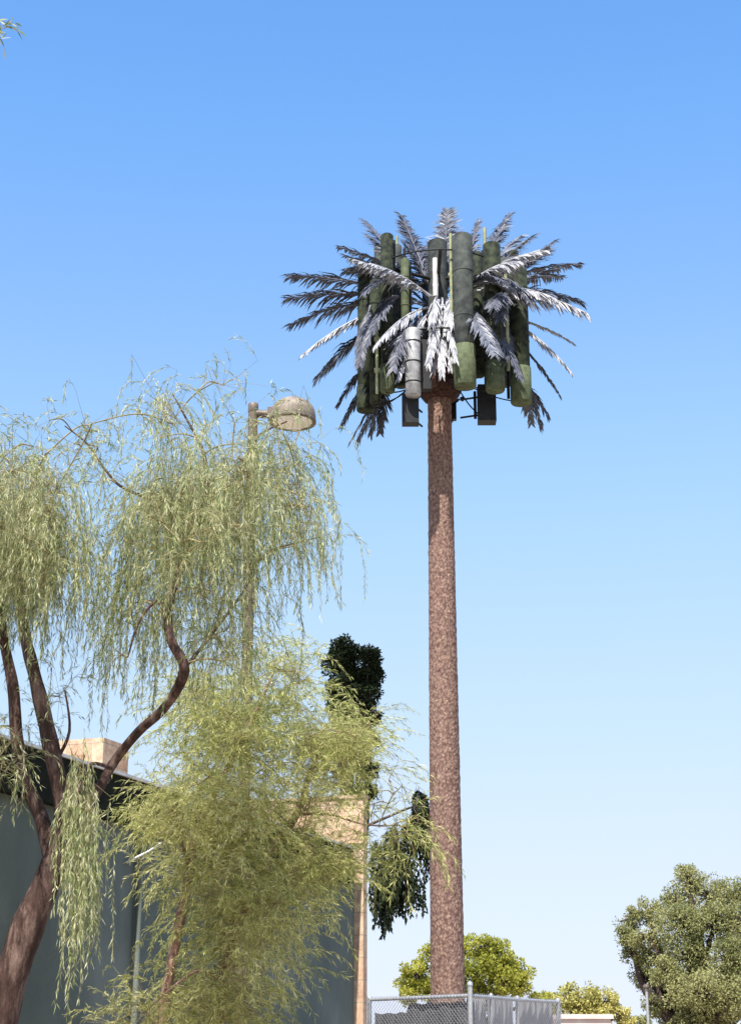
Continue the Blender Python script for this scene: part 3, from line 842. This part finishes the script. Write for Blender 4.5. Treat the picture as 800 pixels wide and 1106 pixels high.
# ------------------------------------------------------------------ clumped crowns (background trees)
def blob_tree(name, label, D, base, trunk_r, lobes, leafsize, mtl, bark, dens=1.0, hang=0.0, cat='tree', group=None, aspect=.5, jit=.08, finish=True):
    """lobes: (px, py, radius px, depth offset m). Each lobe is filled with leaf clumps, each clump with small leaves."""
    T = Tree(name, (base.x, base.y, 0), label, cat, group)
    first = P(*lobes[0][:2], D + lobes[0][3])
    cen = Vector((0, 0, 0))
    for l in lobes: cen += P(l[0], l[1], D + l[3])
    cen /= len(lobes)
    fork = Vector((base.x, base.y, 0)).lerp(Vector((cen.x, cen.y, cen.z)), .45)
    T.limb([(base.x, base.y, -.1), Vector((base.x, base.y, 0)).lerp(fork, .5) + Vector((.1, 0, 0)), fork], [trunk_r, trunk_r * .85, trunk_r * .7], 12)
    for (px, py, rp, dz) in lobes:
        c = P(px, py, D + dz); R = rp * M(px, py, D)
        mid = (fork + c) / 2 + Vector(RNG.normal(size=3)) * jit * (c - fork).length
        T.limb([fork, mid, c], [trunk_r * .45, trunk_r * .28, trunk_r * .1], 6)
        nc = int(dens * 34 * (rp / 20) ** 1.2) + 6
        for i in range(nc):
            v = RNG.normal(size=3); v /= np.linalg.norm(v); rr = RNG.uniform(.45, 1.0) ** .6
            cc = np.array(c) + v * R * rr * np.array([1, 1, .85])
            T.tw.tube([c, (Vector(cc) + c) / 2 + Vector((0, 0, -.04 * R)), Vector(cc)], [trunk_r * .07, trunk_r * .05, trunk_r * .02], 3, False)
            cr = R * RNG.uniform(.16, .4)
            nl = int(55 * (cr / leafsize / 3) ** 1.5) + 30
            nl = min(nl, 420)
            g = RNG.normal(size=(nl, 3)); g /= np.linalg.norm(g, axis=1, keepdims=True)
            g *= RNG.uniform(.3, 1, (nl, 1)) ** .5
            pos = cc + g * cr * np.array([1, 1, .75 + hang])
            if hang: pos[:, 2] -= np.abs(RNG.normal(size=nl)) * cr * hang
            dr = g + RNG.normal(size=(nl, 3)) * .6 + np.array([0, 0, .3 - hang * 1.5])
            T.l.quads(leaves(pos, dr, leafsize * RNG.uniform(.7, 1.3, nl), leafsize * aspect * RNG.uniform(.7, 1.3, nl)))
    if finish: T.finish(bark, mtl)
    return T
# dark evergreen behind the building
DD = 28.5
b0 = P(372, 1100, DD)
tE = blob_tree('evergreen_tree', 'very dark drooping evergreen behind the brick end wall, left of the tower trunk', DD, b0, .14,
 [(373, 702, 15, 0), (369, 720, 19, .2), (372, 742, 19, 0), (385, 730, 14, .2), (398, 711, 13, 0), (400, 730, 14, .1), (398, 752, 15, 0), (396, 773, 13, .1), (388, 790, 13, .1), (370, 766, 16, 0), (376, 785, 14, 0), (374, 803, 14, .1), (397, 800, 11, 0),
  (386, 822, 13, 0), (397, 832, 10, 0), (396, 856, 10, 0), (384, 865, 13, 0)],
 .065, M_dark, M_bark_dark, dens=1.5, hang=.12, jit=.015, finish=False)
E_ = lambda x, y, dz=0: P(x, y, DD + dz)
tE.limb([E_(372, 905), E_(395, 893, -.2), E_(420, 882, -.3), E_(445, 872, -.3), E_(470, 868, -.2)], [.03, .026, .022, .018, .01], 8)
for (x, y, lp, n) in [(408, 918, 24, 10), (418, 915, 62, 26), (413, 935, 56, 30), (423, 930, 44, 22), (437, 925, 52, 26), (441, 945, 36, 18), (432, 912, 44, 20), (416, 955, 40, 20), (460, 905, 36, 10), (427, 900, 30, 20),
                      (452, 872, 30, 34), (462, 880, 36, 34), (448, 888, 26, 30), (456, 896, 26, 30), (455, 868, 16, 26), (470, 885, 40, 30)]:
    tE.cluster(E_(x, y), (.1, .3, .22), round(n * .75), lp * M(x, y, DD), droop=5, up=-.2, leafl=.1, leafw=.045, step=.035, lsp=.5, out=.5, twig=.004)
tE.finish(M_bark_dark, M_dark)

DR = 52.0
blob_tree('round_crowned_tree', 'round bright yellow green tree seen behind the tower trunk above the fence', DR, P(500, 1110, DR), .28,
 [(450, 1052, 16, 0), (440, 1062, 13, .5), (470, 1035, 18, 0), (495, 1028, 20, 0), (520, 1025, 18, 0), (540, 1035, 20, 0), (556, 1048, 17, 0), (515, 1050, 22, -.5), (485, 1055, 20, -.5), (545, 1060, 18, -.5), (440, 1075, 12, 0), (560, 1066, 14, 0), (585, 1078, 12, .5), (470, 1072, 16, 0), (525, 1075, 20, 0)],
 .1, M_round, M_bark_far, dens=1.0)
blob_tree('yellowish_tree', 'low pale yellow tree between the round tree and the big olive green tree', 60.0, P(630, 1130, 60), .25,
 [(598, 1085, 14, 0), (615, 1078, 15, 0), (633, 1078, 16, 0), (652, 1083, 15, 0), (668, 1092, 12, 0), (620, 1098, 16, 0), (645, 1100, 18, 0), (675, 1104, 9, 0)],
 .11, M_yellow, M_bark_far, dens=1.0)
DO = 42.0
blob_tree('olive_green_tree', 'large spreading olive green tree at the right edge, uneven crown', DO, P(765, 1140, DO), .35,
 [(745, 950, 16, 0), (738, 942, 9, .5), (765, 968, 24, 0), (792, 968, 24, 0), (730, 975, 20, 0), (700, 985, 18, 0), (680, 992, 15, .3), (677, 1010, 13, 0), (700, 1010, 20, -.5), (735, 1000, 26, -1), (770, 1000, 28, -1), (800, 1000, 26, -1),
  (685, 1032, 14, .2), (710, 1038, 20, 0), (745, 1035, 26, -1), (785, 1035, 28, -1.5), (815, 1020, 25, -.5), (820, 970, 20, 0), (695, 1055, 14, .4), (715, 1068, 16, .5), (758, 1068, 24, -2), (792, 1075, 24, -2), (735, 1090, 18, .5), (770, 1098, 20, -1), (805, 1060, 26, -1), (845, 1000, 30, 0), (850, 1050, 30, 0), (724, 1100, 14, .6), (708, 1085, 13, -.6), (720, 1050, 20, -1.2), (735, 1070, 18, -1.6), (750, 1100, 18, -1.6), (738, 1110, 16, -1.2)],
 .065, M_olive, M_bark_far, dens=.85, hang=.3)
# bluish far tree low between them
blob_tree('distant_tree', 'small hazy tree far off, low between the yellow tree and the big olive tree', 90.0, P(688, 1140, 90), .2,
 [(688, 1108, 9, 0), (698, 1106, 8, 0), (678, 1112, 8, 0)], .16, M_olive, M_bark_far)
# thin pole with a small head among the olive tree's left limbs
pp = P(698, 1066, 41)
lp2 = thing('light_pole', (pp.x, 41, 0), 'thin pale light pole standing under the left limbs of the big olive tree', 'light pole')
mb = MB(); mb.tube([(pp.x, 41, 0), (pp.x, 41, pp.z)], [.05, .035], 8); mb.build('pole', M_galv, lp2)
mb = MB(); mb.lathe((pp.x, 41, pp.z), [(.07, -.05), (.09, -.03), (.08, .03), (.05, .05), (.002, .06)], 16); mb.build('lamp_head', M_bronze, lp2)

# low pale building beyond the fence
p0, p1 = P(603, 1096, 40), P(659, 1096, 40)
hb = p0.z
b2 = thing('pale_low_building', ((p0.x + p1.x) / 2, 42, 0), 'low pale pink flat roofed building far off right of the fence', 'building')
mb = MB(); mb.box(((p0.x + p1.x) / 2, 42, hb / 2 - .05), (p1.x - p0.x, 4, hb - .1)); w2 = mb.build('wall', M_pink, b2)
mb = MB(); mb.box(((p0.x + p1.x) / 2, 42, hb - .05), (p1.x - p0.x + .12, 4.12, .1)); mb.build('roof', M_pink, b2)
mb = MB(); mb.box(((p0.x + p1.x) / 2, 39.985, 1.05), (.95, .04, 2.1)); mb.build('door', M_bronze, b2)
